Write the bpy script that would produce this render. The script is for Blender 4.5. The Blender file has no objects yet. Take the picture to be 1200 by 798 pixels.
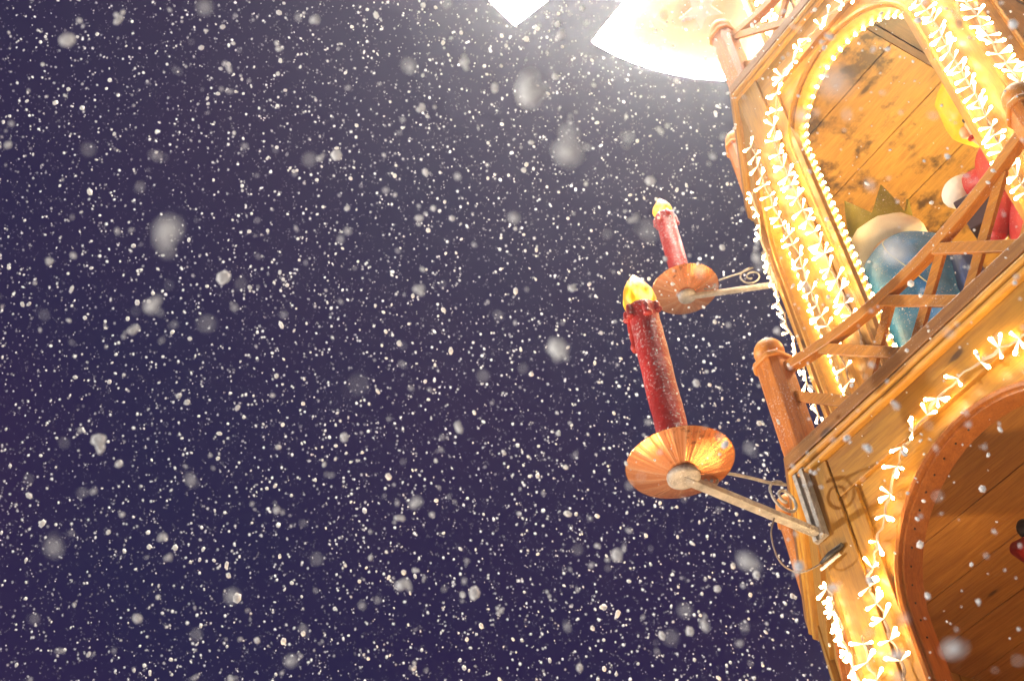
import bpy, bmesh, math, random
import numpy as np
from mathutils import Vector, Matrix, noise
random.seed(7); rng = np.random.default_rng(11)
R = math.radians
sc = bpy.context.scene
COL = sc.collection
T = math.tan(math.pi / 8)

# ------------------------------------------------------------------ camera
zx, zy, F = 381.2, -1133.7, 1593.6
AZ = R(-51.93)
up = Vector((zx - 600, -(zy - 399), -F)).normalized()
fw = Vector((0, 0, -1)); Yh = (fw - fw.dot(up) * up).normalized(); Xh = Yh.cross(up)
Uv = math.cos(AZ) * Xh + math.sin(AZ) * Yh
Nv = -math.sin(AZ) * Xh + math.cos(AZ) * Yh
ROT = Matrix((Uv, Nv, up))
CAM = Vector((1.952, -3.43, 1.6))
cd = bpy.data.cameras.new('camera'); cam = bpy.data.objects.new('camera', cd); COL.objects.link(cam)
cam.matrix_world = Matrix.Translation(CAM) @ ROT.to_4x4()
cd.sensor_width = 36; cd.lens = F / 1200 * 36; cd.clip_start = .05; cd.clip_end = 1000
cd.dof.use_dof = True; cd.dof.focus_distance = 5.7; cd.dof.aperture_fstop = 3.2
sc.camera = cam
VIEW = ROT @ Vector((0, 0, -1))

# ------------------------------------------------------------------ materials
def new_mat(name):
    m = bpy.data.materials.new(name); m.use_nodes = True
    nt = m.node_tree; b = nt.nodes['Principled BSDF']
    return m, nt, b
def N(nt, t, **kw):
    n = nt.nodes.new(t)
    for k, v in kw.items(): setattr(n, k, v)
    return n
def ramp(nt, stops):
    n = nt.nodes.new('ShaderNodeValToRGB'); e = n.color_ramp.elements
    while len(e) > 1: e.remove(e[-1])
    e[0].position, e[0].color = stops[0][0], (*stops[0][1], 1)
    for p, c in stops[1:]:
        q = e.new(p); q.color = (*c, 1)
    return n
def noise_n(nt, vec, scale, detail=3, rough=.55):
    n = N(nt, 'ShaderNodeTexNoise'); n.inputs['Scale'].default_value = scale
    n.inputs['Detail'].default_value = detail; n.inputs['Roughness'].default_value = rough
    nt.links.new(vec, n.inputs['Vector']); return n
def mix(nt, a, b, fac, mode='MIX'):
    n = N(nt, 'ShaderNodeMix', data_type='RGBA', blend_type=mode)
    for s, v in (('A', a), ('B', b)):
        i = [x for x in n.inputs if x.name == s and x.type == 'RGBA'][0]
        if isinstance(v, tuple): i.default_value = (*v, 1)
        else: nt.links.new(v, i)
    if isinstance(fac, float): n.inputs[0].default_value = fac
    else: nt.links.new(fac, n.inputs[0])
    return [x for x in n.outputs if x.type == 'RGBA'][0]
def mapped(nt, scale, rot=(0, 0, 0)):
    tc = N(nt, 'ShaderNodeTexCoord'); mp = N(nt, 'ShaderNodeMapping')
    mp.inputs['Scale'].default_value = scale; mp.inputs['Rotation'].default_value = rot
    nt.links.new(tc.outputs['Object'], mp.inputs['Vector']); return tc, mp

def wood(name, light, dark, axis='x', knots=True, rough=.5, frost=.0, seed=0., stain=0.):
    """pine board: grain runs along the local axis given"""
    m, nt, b = new_mat(name)
    s = {'x': (1.2, 16, 16), 'z': (16, 16, 1.2), 'y': (16, 1.2, 16)}[axis]
    tc, mp = mapped(nt, s); mp.inputs['Location'].default_value = (seed, seed * 1.7, seed * .6)
    n1 = noise_n(nt, mp.outputs[0], 2.2, 5, .62)
    n2 = noise_n(nt, mp.outputs[0], 9, 2, .5)
    n3 = noise_n(nt, tc.outputs['Object'], 2.1, 3)
    r1 = ramp(nt, [(.3, dark), (.52, tuple((a + c) / 2 for a, c in zip(light, dark))), (.72, light)])
    nt.links.new(n1.outputs['Fac'], r1.inputs[0])
    r2 = ramp(nt, [(.35, (.72, .66, .58)), (.6, (1, 1, 1))]); nt.links.new(n2.outputs['Fac'], r2.inputs[0])
    c = mix(nt, r1.outputs[0], r2.outputs[0], .75, 'MULTIPLY')
    r3 = ramp(nt, [(.3, (.75, .68, .6)), (.7, (1.08, 1.05, 1))]); nt.links.new(n3.outputs['Fac'], r3.inputs[0])
    c = mix(nt, c, r3.outputs[0], .8, 'MULTIPLY')
    if knots:
        k = {'x': (3.2, 7.5, 7.5), 'z': (7.5, 7.5, 3.2), 'y': (7.5, 3.2, 7.5)}[axis]
        tc2, mp2 = mapped(nt, k); mp2.inputs['Location'].default_value = (seed * 2.3, 1.1 + seed, .4)
        nw = noise_n(nt, mp2.outputs[0], 3, 2)
        ad = N(nt, 'ShaderNodeMixRGB'); ad.inputs[0].default_value = .12
        nt.links.new(mp2.outputs[0], ad.inputs[1]); nt.links.new(nw.outputs['Color'], ad.inputs[2])
        v = N(nt, 'ShaderNodeTexVoronoi'); v.inputs['Scale'].default_value = 1.0
        nt.links.new(ad.outputs[0], v.inputs['Vector'])
        kr = ramp(nt, [(.0, (1, 1, 1)), (.075, (.9, .9, .9)), (.12, (.25, .25, .25)), (.2, (0, 0, 0))])
        nt.links.new(v.outputs['Distance'], kr.inputs[0])
        c = mix(nt, c, (.055, .022, .008), kr.outputs[0])
    if stain > 0:
        ns = noise_n(nt, tc.outputs['Object'], 1.7, 6, .7); ns2 = noise_n(nt, tc.outputs['Object'], 5.5, 5, .7)
        mu = N(nt, 'ShaderNodeMath', operation='MULTIPLY'); nt.links.new(ns.outputs['Fac'], mu.inputs[0]); nt.links.new(ns2.outputs['Fac'], mu.inputs[1])
        sr = ramp(nt, [(.25, (0, 0, 0)), (.33, (stain,) * 3)]); nt.links.new(mu.outputs[0], sr.inputs[0])
        c = mix(nt, c, (.07, .035, .012), sr.outputs[0])
    if frost > 0:
        c = add_frost(nt, tc, c, frost)
    nt.links.new(c, b.inputs['Base Color'])
    b.inputs['Roughness'].default_value = rough
    b.inputs['Coat Weight'].default_value = .15; b.inputs['Coat Roughness'].default_value = .3
    bp = N(nt, 'ShaderNodeBump'); bp.inputs['Strength'].default_value = .25; bp.inputs['Distance'].default_value = .004
    nt.links.new(n2.outputs['Fac'], bp.inputs['Height']); nt.links.new(bp.outputs[0], b.inputs['Normal'])
    return m
def add_frost(nt, tc, c, amount, scale=140, upw=False):
    fn = noise_n(nt, tc.outputs['Object'], scale, 3, .7); f2 = noise_n(nt, tc.outputs['Object'], 9, 3)
    mu = N(nt, 'ShaderNodeMath', operation='MULTIPLY'); nt.links.new(fn.outputs['Fac'], mu.inputs[0]); nt.links.new(f2.outputs['Fac'], mu.inputs[1])
    f2.inputs['Scale'].default_value = 5; ma = N(nt, 'ShaderNodeMath', operation='MULTIPLY_ADD'); ma.inputs[1].default_value = .30; nt.links.new(f2.outputs['Fac'], ma.inputs[0]); nt.links.new(fn.outputs['Fac'], ma.inputs[2])
    hi = .83 - .19 * amount
    fr = ramp(nt, [(hi, (0, 0, 0)), (hi + .06, (.8,) * 3)]); nt.links.new(ma.outputs[0], fr.inputs[0])
    return mix(nt, c, (.80, .74, .70), fr.outputs[0])
def plain(name, col, rough=.6, frost=0., metal=0., var=.25, scale=8, bump=0., fscale=140):
    m, nt, b = new_mat(name); tc, mp = mapped(nt, (1, 1, 1))
    n = noise_n(nt, tc.outputs['Object'], scale, 5, .6)
    r = ramp(nt, [(.3, tuple(x * (1 - var) for x in col)), (.7, tuple(min(1, x * (1 + var)) for x in col))])
    nt.links.new(n.outputs['Fac'], r.inputs[0]); c = r.outputs[0]
    if frost: c = add_frost(nt, tc, c, frost, fscale)
    nt.links.new(c, b.inputs['Base Color']); b.inputs['Roughness'].default_value = rough; b.inputs['Metallic'].default_value = metal
    if bump:
        bn = noise_n(nt, tc.outputs['Object'], scale * 5, 4)
        bp = N(nt, 'ShaderNodeBump'); bp.inputs['Strength'].default_value = bump; bp.inputs['Distance'].default_value = .01
        nt.links.new(bn.outputs['Fac'], bp.inputs['Height']); nt.links.new(bp.outputs[0], b.inputs['Normal'])
    return m
def emit(name, col, s):
    m, nt, b = new_mat(name)
    b.inputs['Base Color'].default_value = (*col, 1)
    b.inputs['Emission Color'].default_value = (*col, 1); b.inputs['Emission Strength'].default_value = s
    return m

PL, PD = (.50, .262, .024), (.30, .132, .011)
W = dict(
    x=wood('pine_board_across', PL, PD, 'x'),
    z=wood('pine_board_upright', PL, PD, 'z', seed=3.1),
    deck=wood('pine_fascia', (.42, .19, .035), (.26, .10, .017), 'x', seed=5.2, frost=.12),
    mould=wood('honey_moulding', (.70, .38, .045), (.52, .24, .022), 'x', knots=False, seed=1.3),
    post=wood('orange_post', (.76, .27, .018), (.54, .15, .010), 'z', knots=False, seed=2.2, frost=.3),
    rail=wood('red_pine_rail', (.72, .31, .028), (.50, .18, .014), 'x', seed=8.1, frost=.15),
    reveal=wood('red_stained_reveal', (.56, .21, .035), (.40, .13, .02), 'z', knots=False, seed=4.4),
    ceil_b=wood('ceiling_board_light', (.66, .42, .10), (.52, .30, .06), 'x', seed=6.6, stain=.95),
    ceil_d=wood('ceiling_board_brown', (.25, .12, .035), (.13, .055, .018), 'y', seed=9.6, stain=.6),
    ceil_a=wood('ceiling_board_red', (.50, .25, .055), (.35, .14, .028), 'x', seed=7.7),
    ball=plain('turned_ball_wood', (.72, .27, .03), .5, frost=.4, scale=6),
)
M = dict(
    wax=plain('red_wax', (.50, .016, .010), .35, frost=.48, scale=10, bump=.5, fscale=95),
    wax2=plain('red_wax_bare', (.50, .03, .015), .35, frost=.1, scale=10, bump=.3),
    steel=plain('galvanised_steel', (.42, .38, .33), .55, metal=.35, frost=.35, scale=22, var=.35, bump=.4),
    wire=plain('clear_cable', (.62, .48, .36), .4, var=.1),
    cable=plain('grey_cable', (.16, .13, .12), .5),
    tape=plain('black_tape', (.03, .025, .025), .4),
    blue=plain('blue_painted_cloak', (.014, .16, .44), .5, frost=.3, scale=5, var=.45, bump=.5),
    navy=plain('navy_painted_sleeve', (.02, .055, .22), .5, frost=.12, scale=6, var=.3),
    gold=plain('olive_gold_crown', (.24, .21, .02), .5, frost=.15, scale=10, var=.4, bump=.5),
    fur=plain('white_painted_fur', (.88, .82, .72), .7, var=.1, bump=.3),
    skin=plain('painted_skin', (.80, .48, .28), .5, var=.08),
    red=plain('red_painted_robe', (.46, .014, .010), .5, frost=.15, scale=6, bump=.4),
    yellow=plain('yellow_painted_turban', (.72, .50, .02), .5, scale=7, var=.2),
    plum=plain('dark_plum_casket', (.035, .010, .022), .5, var=.3),
    dark=plain('dark_paint', (.03, .02, .015), .5),
    line=plain('pale_yellow_line', (.6, .58, .3), .5),
    screw=plain('dark_screw', (.05, .03, .02), .5, metal=.5),
    blade=plain('pale_blade_wood', (.62, .30, .10), .55, var=.3, scale=3),
    snow=plain('snow_ground', (.80, .81, .84), .8, var=.05, scale=.6, bump=.4),
    led=emit('led_warm_white', (1, .70, .32), 95),
    rope=emit('rope_bulb_warm', (1, .68, .28), 55),
    tube=emit('blade_tube_white', (1, .93, .80), 330),
    lampg=emit('fill_floodlight_glass', (1, .75, .45), 4),
)
# translucent cone of each fairy light
def cone_mat():
    m, nt, b = new_mat('lit_plastic_cone')
    b.inputs['Base Color'].default_value = (.9, .85, .78, 1); b.inputs['Roughness'].default_value = .3
    b.inputs['Emission Color'].default_value = (1, .68, .38, 1); b.inputs['Emission Strength'].default_value = 2.4
    return m
M['cone'] = cone_mat()
def copper():
    m, nt, b = new_mat('copper_dish'); tc, mp = mapped(nt, (1, 1, 1))
    sx = N(nt, 'ShaderNodeSeparateXYZ'); nt.links.new(tc.outputs['Object'], sx.inputs[0])
    at = N(nt, 'ShaderNodeMath', operation='ARCTAN2'); nt.links.new(sx.outputs[1], at.inputs[0]); nt.links.new(sx.outputs[0], at.inputs[1])
    cb = N(nt, 'ShaderNodeCombineXYZ'); nt.links.new(at.outputs[0], cb.inputs[0])
    n = noise_n(nt, cb.outputs[0], 4.5, 2.5, .6)
    r = ramp(nt, [(.25, (.62, .19, .065)), (.5, (.84, .32, .12)), (.72, (.95, .52, .27))]); nt.links.new(n.outputs['Fac'], r.inputs[0])
    n2 = noise_n(nt, tc.outputs['Object'], 9, 6, .75)
    r2 = ramp(nt, [(.62, (0, 0, 0)), (.68, (.8, .8, .8))]); nt.links.new(n2.outputs['Fac'], r2.inputs[0])
    c = mix(nt, r.outputs[0], (.16, .05, .02), r2.outputs[0])
    c = add_frost(nt, tc, c, .02)
    nt.links.new(c, b.inputs['Base Color']); b.inputs['Metallic'].default_value = .8; b.inputs['Roughness'].default_value = .27
    bp = N(nt, 'ShaderNodeBump'); bp.inputs['Strength'].default_value = .5; bp.inputs['Distance'].default_value = .01
    nt.links.new(n.outputs['Fac'], bp.inputs['Height']); nt.links.new(bp.outputs[0], b.inputs['Normal'])
    return m
M['copper'] = copper()
def flame_mat():
    m, nt, b = new_mat('yellow_flame_lamp'); tc, mp = mapped(nt, (1, 1, .35))
    n = noise_n(nt, mp.outputs[0], 26, 2, .4)
    r = ramp(nt, [(.42, (1, .36, .0)), (.54, (1, .58, .0)), (.70, (1, .86, .16))]); nt.links.new(n.outputs['Fac'], r.inputs[0])
    s = ramp(nt, [(.42, (.26,) * 3), (.54, (.36,) * 3), (.70, (.8, .8, .8))]); nt.links.new(n.outputs['Fac'], s.inputs[0])
    mu = N(nt, 'ShaderNodeMath', operation='MULTIPLY'); mu.inputs[1].default_value = 2.7; nt.links.new(s.outputs[0], mu.inputs[0])
    b.inputs['Base Color'].default_value = (.45, .2, .0, 1)
    nt.links.new(r.outputs[0], b.inputs['Emission Color']); nt.links.new(mu.outputs[0], b.inputs['Emission Strength'])
    return m
M['flame'] = flame_mat()
def flake_mat():
    m, nt, b = new_mat('snow_flake')
    b.inputs['Base Color'].default_value = (.95, .95, .95, 1); b.inputs['Roughness'].default_value = .9
    b.inputs['Specular IOR Level'].default_value = .1
    tr = N(nt, 'ShaderNodeBsdfTranslucent'); tr.inputs[0].default_value = (.93, .92, .90, 1)
    ms = N(nt, 'ShaderNodeMixShader'); ms.inputs[0].default_value = .38
    nt.links.new(b.outputs[0], ms.inputs[1]); nt.links.new(tr.outputs[0], ms.inputs[2])
    nt.links.new(ms.outputs[0], nt.nodes['Material Output'].inputs['Surface'])
    return m
M['flake'] = flake_mat()

# ------------------------------------------------------------------ mesh helpers
def add_obj(name, me, parent=None, loc=(0, 0, 0), rz=0, tag_=None):
    o = bpy.data.objects.new(name, me); COL.objects.link(o)
    if parent: o.parent = parent
    o.location = loc; o.rotation_euler = (0, 0, rz)
    return o
def tag(o, label=None, cat=None, group=None, kind=None):
    for k, v in (('label', label), ('category', cat), ('group', group), ('kind', kind)):
        if v: o[k] = v
    return o
def thing(name, label, cat, loc=(0, 0, 0), rz=0, group=None):
    return tag(add_obj(name, None, None, loc, rz), label, cat, group)

class MB:
    def __init__(s): s.v = []; s.f = []; s.sm = []
    def add(s, vs, fs, smooth=False):
        b = len(s.v); s.v += [tuple(v) for v in vs]; s.f += [tuple(i + b for i in f) for f in fs]; s.sm += [smooth] * len(fs); return s
    def box(s, a, b):
        (x0, y0, z0), (x1, y1, z1) = a, b
        return s.add([(x0, y0, z0), (x1, y0, z0), (x1, y1, z0), (x0, y1, z0), (x0, y0, z1), (x1, y0, z1), (x1, y1, z1), (x0, y1, z1)],
                     [(0, 3, 2, 1), (4, 5, 6, 7), (0, 1, 5, 4), (1, 2, 6, 5), (2, 3, 7, 6), (3, 0, 4, 7)])
    def prism(s, poly, z0, z1):
        n = len(poly)
        return s.add([(x, y, z0) for x, y in poly] + [(x, y, z1) for x, y in poly],
                     [tuple(range(n))[::-1], tuple(range(n, 2 * n))] + [(i, (i + 1) % n, (i + 1) % n + n, i + n) for i in range(n)])
    def lathe(s, prof, c=(0, 0, 0), n=24, smooth=True, cap=True, wob=None):
        vs = []; fs = []
        for j, (r, z) in enumerate(prof):
            for i in range(n):
                a = 2 * math.pi * i / n; k = 1 + (wob(a, z) if wob else 0)
                vs.append((c[0] + r * k * math.cos(a), c[1] + r * k * math.sin(a), c[2] + z))
        for j in range(len(prof) - 1):
            for i in range(n):
                a = j * n + i; b_ = j * n + (i + 1) % n; fs.append((a, b_, b_ + n, a + n))
        if cap: fs.append(tuple(range(n))[::-1]); fs.append(tuple(range((len(prof) - 1) * n, len(prof) * n)))
        return s.add(vs, fs, smooth)
    def ball(s, c, r, n=20, sq=(1, 1, 1)):
        pr = []; m = n // 2
        vs = []; fs = []
        for j in range(m + 1):
            t = math.pi * (j + .001) / (m + .002) 
            for i in range(n):
                a = 2 * math.pi * i / n
                vs.append((c[0] + sq[0] * r * math.sin(t) * math.cos(a), c[1] + sq[1] * r * math.sin(t) * math.sin(a), c[2] - sq[2] * r * math.cos(t)))
        for j in range(m):
            for i in range(n):
                a = j * n + i; b_ = j * n + (i + 1) % n; fs.append((a, b_, b_ + n, a + n))
        return s.add(vs, fs, True)
    def tube(s, pts, r, n=8, flat=None, closed=False):
        """flat=(w,h,upvec): rectangular section"""
        P = [Vector(p) for p in pts]; L = len(P); vs = []; fs = []; rr = r if isinstance(r, (list, tuple)) else [r] * L
        ref = Vector((0, 0, 1))
        for i, p in enumerate(P):
            t = (P[min(i + 1, L - 1)] - P[max(i - 1, 0)])
            if closed: t = P[(i + 1) % L] - P[i - 1]
            t.normalize()
            if flat:
                u = Vector(flat[2]); u = (u - u.dot(t) * t).normalized(); w = t.cross(u)
                for a, b_ in ((-1, -1), (1, -1), (1, 1), (-1, 1)): vs.append(p + w * a * flat[0] / 2 + u * b_ * flat[1] / 2)
            else:
                u = ref - ref.dot(t) * t
                if u.length < .15: u = Vector((1, 0, 0)) - t.x * t
                u.normalize(); w = t.cross(u)
                for k in range(n):
                    a = 2 * math.pi * k / n; vs.append(p + (u * math.cos(a) + w * math.sin(a)) * rr[i])
        m = 4 if flat else n
        for i in range(L if closed else L - 1):
            for k in range(m):
                a = i * m + k; b_ = i * m + (k + 1) % m; j = ((i + 1) % L) * m
                fs.append((a, b_, j + (k + 1) % m, j + k))
        if not closed: fs.append(tuple(range(m))[::-1]); fs.append(tuple(range((L - 1) * m, L * m)))
        return s.add(vs, fs, not flat)
    def mesh(s, name, mat):
        me = bpy.data.meshes.new(name); me.from_pydata(s.v, [], s.f); me.update()
        bm = bmesh.new(); bm.from_mesh(me); bmesh.ops.recalc_face_normals(bm, faces=bm.faces); bm.to_mesh(me); bm.free()
        me.materials.append(mat)
        for p, q in zip(me.polygons, s.sm): p.use_smooth = q
        return me
    def build(s, name, mat, parent=None, loc=(0, 0, 0), rz=0, bevel=0):
        o = add_obj(name, s.mesh(name, mat), parent, loc, rz)
        if bevel:
            b = o.modifiers.new('bevel', 'BEVEL'); b.width = bevel; b.segments = 2; b.limit_method = 'ANGLE'; b.angle_limit = R(40)
        return o

# ------------------------------------------------------------------ tower frame: chamfered square, faces 0..7, y = set-back from the deck edge
CY = 1.615
HALF = (.78, .5904); AP = (1.615, 1.6936)
def half(k, d): return HALF[k % 2] - T * d
def L(k, x, y, z): return (x, y - AP[k % 2], z)         # face space -> local space of an object turned by -45k deg
def Wd(k, x, y, z):                                       # face space -> world
    a = -R(45 * k); X, Y = x, y - AP[k % 2]
    return Vector((X * math.cos(a) - Y * math.sin(a), CY + X * math.sin(a) + Y * math.cos(a), z))
def poly(d):
    out = []
    for k in range(8):
        p = Wd(k, -half(k, d), d, 0); out.append((p.x, p.y - CY))
    return out
PYR = thing('christmas_pyramid', 'tall tiered pine christmas pyramid tower with arched openings and lattice balconies', 'christmas pyramid', (0, CY, 0))
def fpart(mb, name, mat, k, bevel=.003, parent=None):
    o = mb.build(name, mat, parent or PYR, rz=-R(45 * k), bevel=bevel); return o
def sweep(mb, k, prof):
    """profile [(y,z)] swept along the face with mitred ends"""
    n = len(prof); vs = []
    for sgn in (-1, 1):
        for y, z in prof: vs.append(L(k, sgn * (half(k, y)), y, z))
    mb.add(vs, [tuple(range(n)), tuple(range(n, 2 * n))[::-1]] + [(i, (i + 1) % n, (i + 1) % n + n, i + n) for i in range(n)])
def round_prof(cy, cz, r, n=7, back=.05):
    pts = [(cy - r * math.cos(math.pi * (i / (n - 1) - .5)), cz + r * math.sin(math.pi * (i / (n - 1) - .5))) for i in range(n)]
    return pts + [(back + cy, cz + r), (back + cy, cz - r)]
def fbox(mb, k, x0, x1, y0, y1, z0, z1):
    a = L(k, x0, y0, z0); b = L(k, x1, y1, z1); mb.box(a, b)
def arch_pts(r, zc, z0, n=28):
    pts = [(-r, z0)] + [(-r, z0 + (zc - z0) * i / 4) for i in range(1, 4)]
    pts += [(-r * math.cos(math.pi * i / n), zc + r * math.sin(math.pi * i / n)) for i in range(n + 1)]
    pts += [(r, z0 + (zc - z0) * i / 4) for i in (3, 2, 1)] + [(r, z0)]
    return pts
def arch_board(k, y0, y1, w, z0, z1, r, zc, zs):
    """board from y0 to y1, width +-w, z0..z1 with a round-headed opening"""
    A = arch_pts(r, zc, zs); mb = MB(); O = []
    for x, z in A:
        if z <= zc + 1e-6: O.append((math.copysign(w, x), z))
        else:
            t = min(w / max(abs(x), 1e-6), (z1 - zc) / max(z - zc, 1e-6)); O.append((x * t, zc + (z - zc) * t))
    n = len(A)
    # put exact top corners in
    for i in range(n):
        if i + 1 < n and abs(abs(O[i][0]) - w) < 1e-6 and abs(O[i + 1][1] - z1) < 1e-6 and O[i][0] < 0: O[i + 1] = (-w, z1); break
    for i in range(n - 1, 0, -1):
        if abs(abs(O[i][0]) - w) < 1e-6 and abs(O[i - 1][1] - z1) < 1e-6 and O[i][0] > 0: O[i - 1] = (w, z1); break
    vs = [L(k, x, y0, z) for x, z in A] + [L(k, x, y0, z) for x, z in O] + [L(k, x, y1, z) for x, z in A] + [L(k, x, y1, z) for x, z in O]
    fs = []
    for i in range(n - 1):
        fs += [(i, i + 1, n + i + 1, n + i), (2 * n + i, 3 * n + i, 3 * n + i + 1, 2 * n + i + 1), (i, 2 * n + i, 2 * n + i + 1, i + 1), (n + i, n + i + 1, 3 * n + i + 1, 3 * n + i)]
    fs += [(0, n, 3 * n, 2 * n), (n - 1, 3 * n - 1, 4 * n - 1, 2 * n - 1)]
    mb.add(vs, fs)
    if zs > z0 + .01: fbox(mb, k, -w, w, y0, y1, z0, zs)
    return mb
def arch_sweep(k, prof, r, zc, zs):
    """profile [(dr,y)] swept round the arch"""
    mb = MB(); A = arch_pts(1, 0, -1); n = len(prof); vs = []
    for i, (x, z) in enumerate(arch_pts(r, zc, zs)):
        if z > zc: nx, nz = x / r, (z - zc) / r
        else: nx, nz = math.copysign(1, x), 0
        for dr, y in prof: vs.append(L(k, x + nx * dr, y, z + nz * dr))
    m = len(vs) // n; fs = [(i * n + j, i * n + (j + 1) % n, (i + 1) * n + (j + 1) % n, (i + 1) * n + j) for i in range(m - 1) for j in range(n)]
    fs += [tuple(range(n))[::-1], tuple(range((m - 1) * n, m * n))]
    mb.add(vs, fs, False); return mb

def tier(d, z0, z1, spec, ceil=True):
    """d set-back of the corner boards; spec: face type (parity) -> (r, zc, zs)"""
    for k in range(8):
        h = half(k, d); r, zc, zs = spec[k % 2]; sw = .15 if k % 2 == 0 else .105; open_ = k in (0, 1, 7)
        hd = z1 - .19
        for s in (-1, 1):
            mb = MB(); x0, x1 = (-h, -h + sw) if s < 0 else (h - sw, h)
            # mitred outer edge
            a = [(x0, d), (x1, d), (x1, d + .05), (x0 + (T * .05 if s < 0 else 0), d + .05)] if s < 0 else [(x0, d), (x1, d), (x1 - T * .05, d + .05), (x0, d + .05)]
            mb.prism([L(k, x, y, 0)[:2] for x, y in a], z0, z1); fpart(mb, 'corner_board', W['z'], k)
            if k % 2 == 0:
                mb = MB(); xa, xb = (x1, x1 + .082) if s < 0 else (x0 - .082, x0)
                fbox(mb, k, xa + .002, xb, d + .012, d + .05, z0, hd); fpart(mb, 'inner_board', W['z'], k)
        mb = MB(); fbox(mb, k, -h + sw + .003, h - sw - .003, d + .008, d + .05, hd + .002, z1); fpart(mb, 'frieze_board', W['x'], k)
        if open_:
            iw = h - sw - (.08 if k % 2 == 0 else 0) + .02
            mb = arch_board(k, d + .03, d + .07, h - T * .07 - .002, z0, z1, r, zc, zs); fpart(mb, 'arch_board', W['z'] if k else W['x'], k, bevel=0)
            mb = arch_sweep(k, [(.0, d + .03), (.0, d + .125), (.014, d + .125), (.014, d + .03)], r - .014, zc, zs)
            fpart(mb, 'arch_reveal', W['reveal'] if z1 < 6 else W['mould'], k)
            mb = arch_sweep(k, [(-.004, d + .03), (-.004, d + .012), (.006, d + .006), (.016, d + .012), (.018, d + .03)], r, zc, zs)
            fpart(mb, 'arch_trim', W['reveal'] if z1 < 6 else W['mould'], k, bevel=0)
        else:
            mb = MB(); hh = h - T * .07 - .002; n = max(4, int(hh * 2 / .13))
            for i in range(n):
                xa = -hh + 2 * hh * i / n; fbox(mb, k, xa + .002, xa + 2 * hh / n - .002, d + .03, d + .07, z0, z1)
            fpart(mb, 'wall_panel', W['z'], k)

def deck(d, z, full=True):
    """deck slab z..z+.1 with fascia and two mouldings under its edge"""
    mb = MB(); mb.prism(poly(d + .03), z + .035, z + .095); mb.build('deck_floor', W['x'], PYR)
    for k in range(8):
        mb = MB(); sweep(mb, k, [(d, z + .036), (d, z + .1), (d + .05, z + .1), (d + .05, z + .036)]); fa = fpart(mb, 'deck_fascia', W['deck'], k, bevel=.004)
        for cy, cz, rr in ((d + .016, z + .017, .017), (d + .024, z - .016, .014)):
            mb = MB(); sweep(mb, k, round_prof(cy, cz, rr)); o = fpart(mb, 'moulding', W['mould'], k, bevel=0); o.parent = fa; o.rotation_euler = (0, 0, 0)
def rail_z(x, zd, w=.66): return zd + .355 + .11 * (x / w) ** 2
def rails(d, zd, sc_=1.0):
    """newel posts, sagging handrail and crossed slats; zd = deck top"""
    for k in range(8):
        # newel at the left corner of the face
        h = half(k, d + .085) - .0; p = Wd(k, -h, d + .085, 0); loc = (p.x, p.y - CY, 0)
        q8 = -R(45 * k); mb = MB(); n8 = [(x * math.cos(q8) - y * math.sin(q8), x * math.sin(q8) + y * math.cos(q8)) for x, y in ((-.038, -.068), (.038, -.068), (.068, -.038), (.068, .038), (.038, .068), (-.038, .068), (-.068, .038), (-.068, -.038))]
        mb.prism(n8, zd, zd + .52)
        po = mb.build('newel_post', W['post'], PYR, loc, 0, bevel=.004)
        mb = MB(); mb.prism([(x * 1.17, y * 1.17) for x, y in n8], zd + .52, zd + .548); mb.build('post_cap', W['ball'], po, bevel=.008)
        mb = MB(); mb.ball((0, 0, zd + .61), .068, 28); mb.build('ball_finial', W['ball'], po)
        if k not in (0, 1, 2, 7): continue
        xm = half(k, d + .085) - .06; y0 = d + .065; w = xm
        mb = MB(); n = 16
        pts = [L(k, -xm + 2 * xm * i / n, y0 + .025, rail_z(-xm + 2 * xm * i / n, zd, w)) for i in range(n + 1)]
        mb.tube(pts, .02, flat=(.045, .05, (0, 0, 1)))
        rl = fpart(mb, 'handrail', W['rail'], k, bevel=.004)
        ns = int(xm * 2 / .29) + 3
        for s in (1, -1):
            c0 = (-.09 if s > 0 else .15) if k == 0 else 0
            for i in range(-6, 7):
                # line x*s + (z-zd) = c
                c = c0 + i * (.300 if s > 0 else .282)
                zt = []
                # bottom end
                xb = s * c; zb = 0.
                xt, zz = xb, 0.
                for _ in range(60):
                    if zz >= rail_z(xt, 0, w) - .02 or abs(xt) > xm + .001 and zz > 0: break
                    zz += .008; xt = s * (c - zz)
                if abs(xb) > xm:
                    # enters through a post: start inside
                    zb = (c * s - math.copysign(xm, xb)) * s; xb = math.copysign(xm, xb)
                    if zb <= 0 or zb > .33 or zz < zb + .06: continue
                if zz - zb < .06: continue
                mb = MB(); yy = y0 + .014 if s > 0 else y0 + .036
                mb.tube([L(k, xb, yy, zd + zb), L(k, xt, yy, zd + zz)], .02, flat=(.019, .046, (s, 0, 1)))
                o = fpart(mb, 'slat', W['rail'], k, bevel=.002); o.parent = rl; o.rotation_euler = (0, 0, 0)
        for s in (-1, 1):
            mb = MB(); fbox(mb, k, s * (xm + .012) - .014, s * (xm + .012) + .014, y0, y0 + .05, zd, zd + .44)
            o = fpart(mb, 'rail_stile', W['rail'], k); o.parent = rl; o.rotation_euler = (0, 0, 0)

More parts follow.
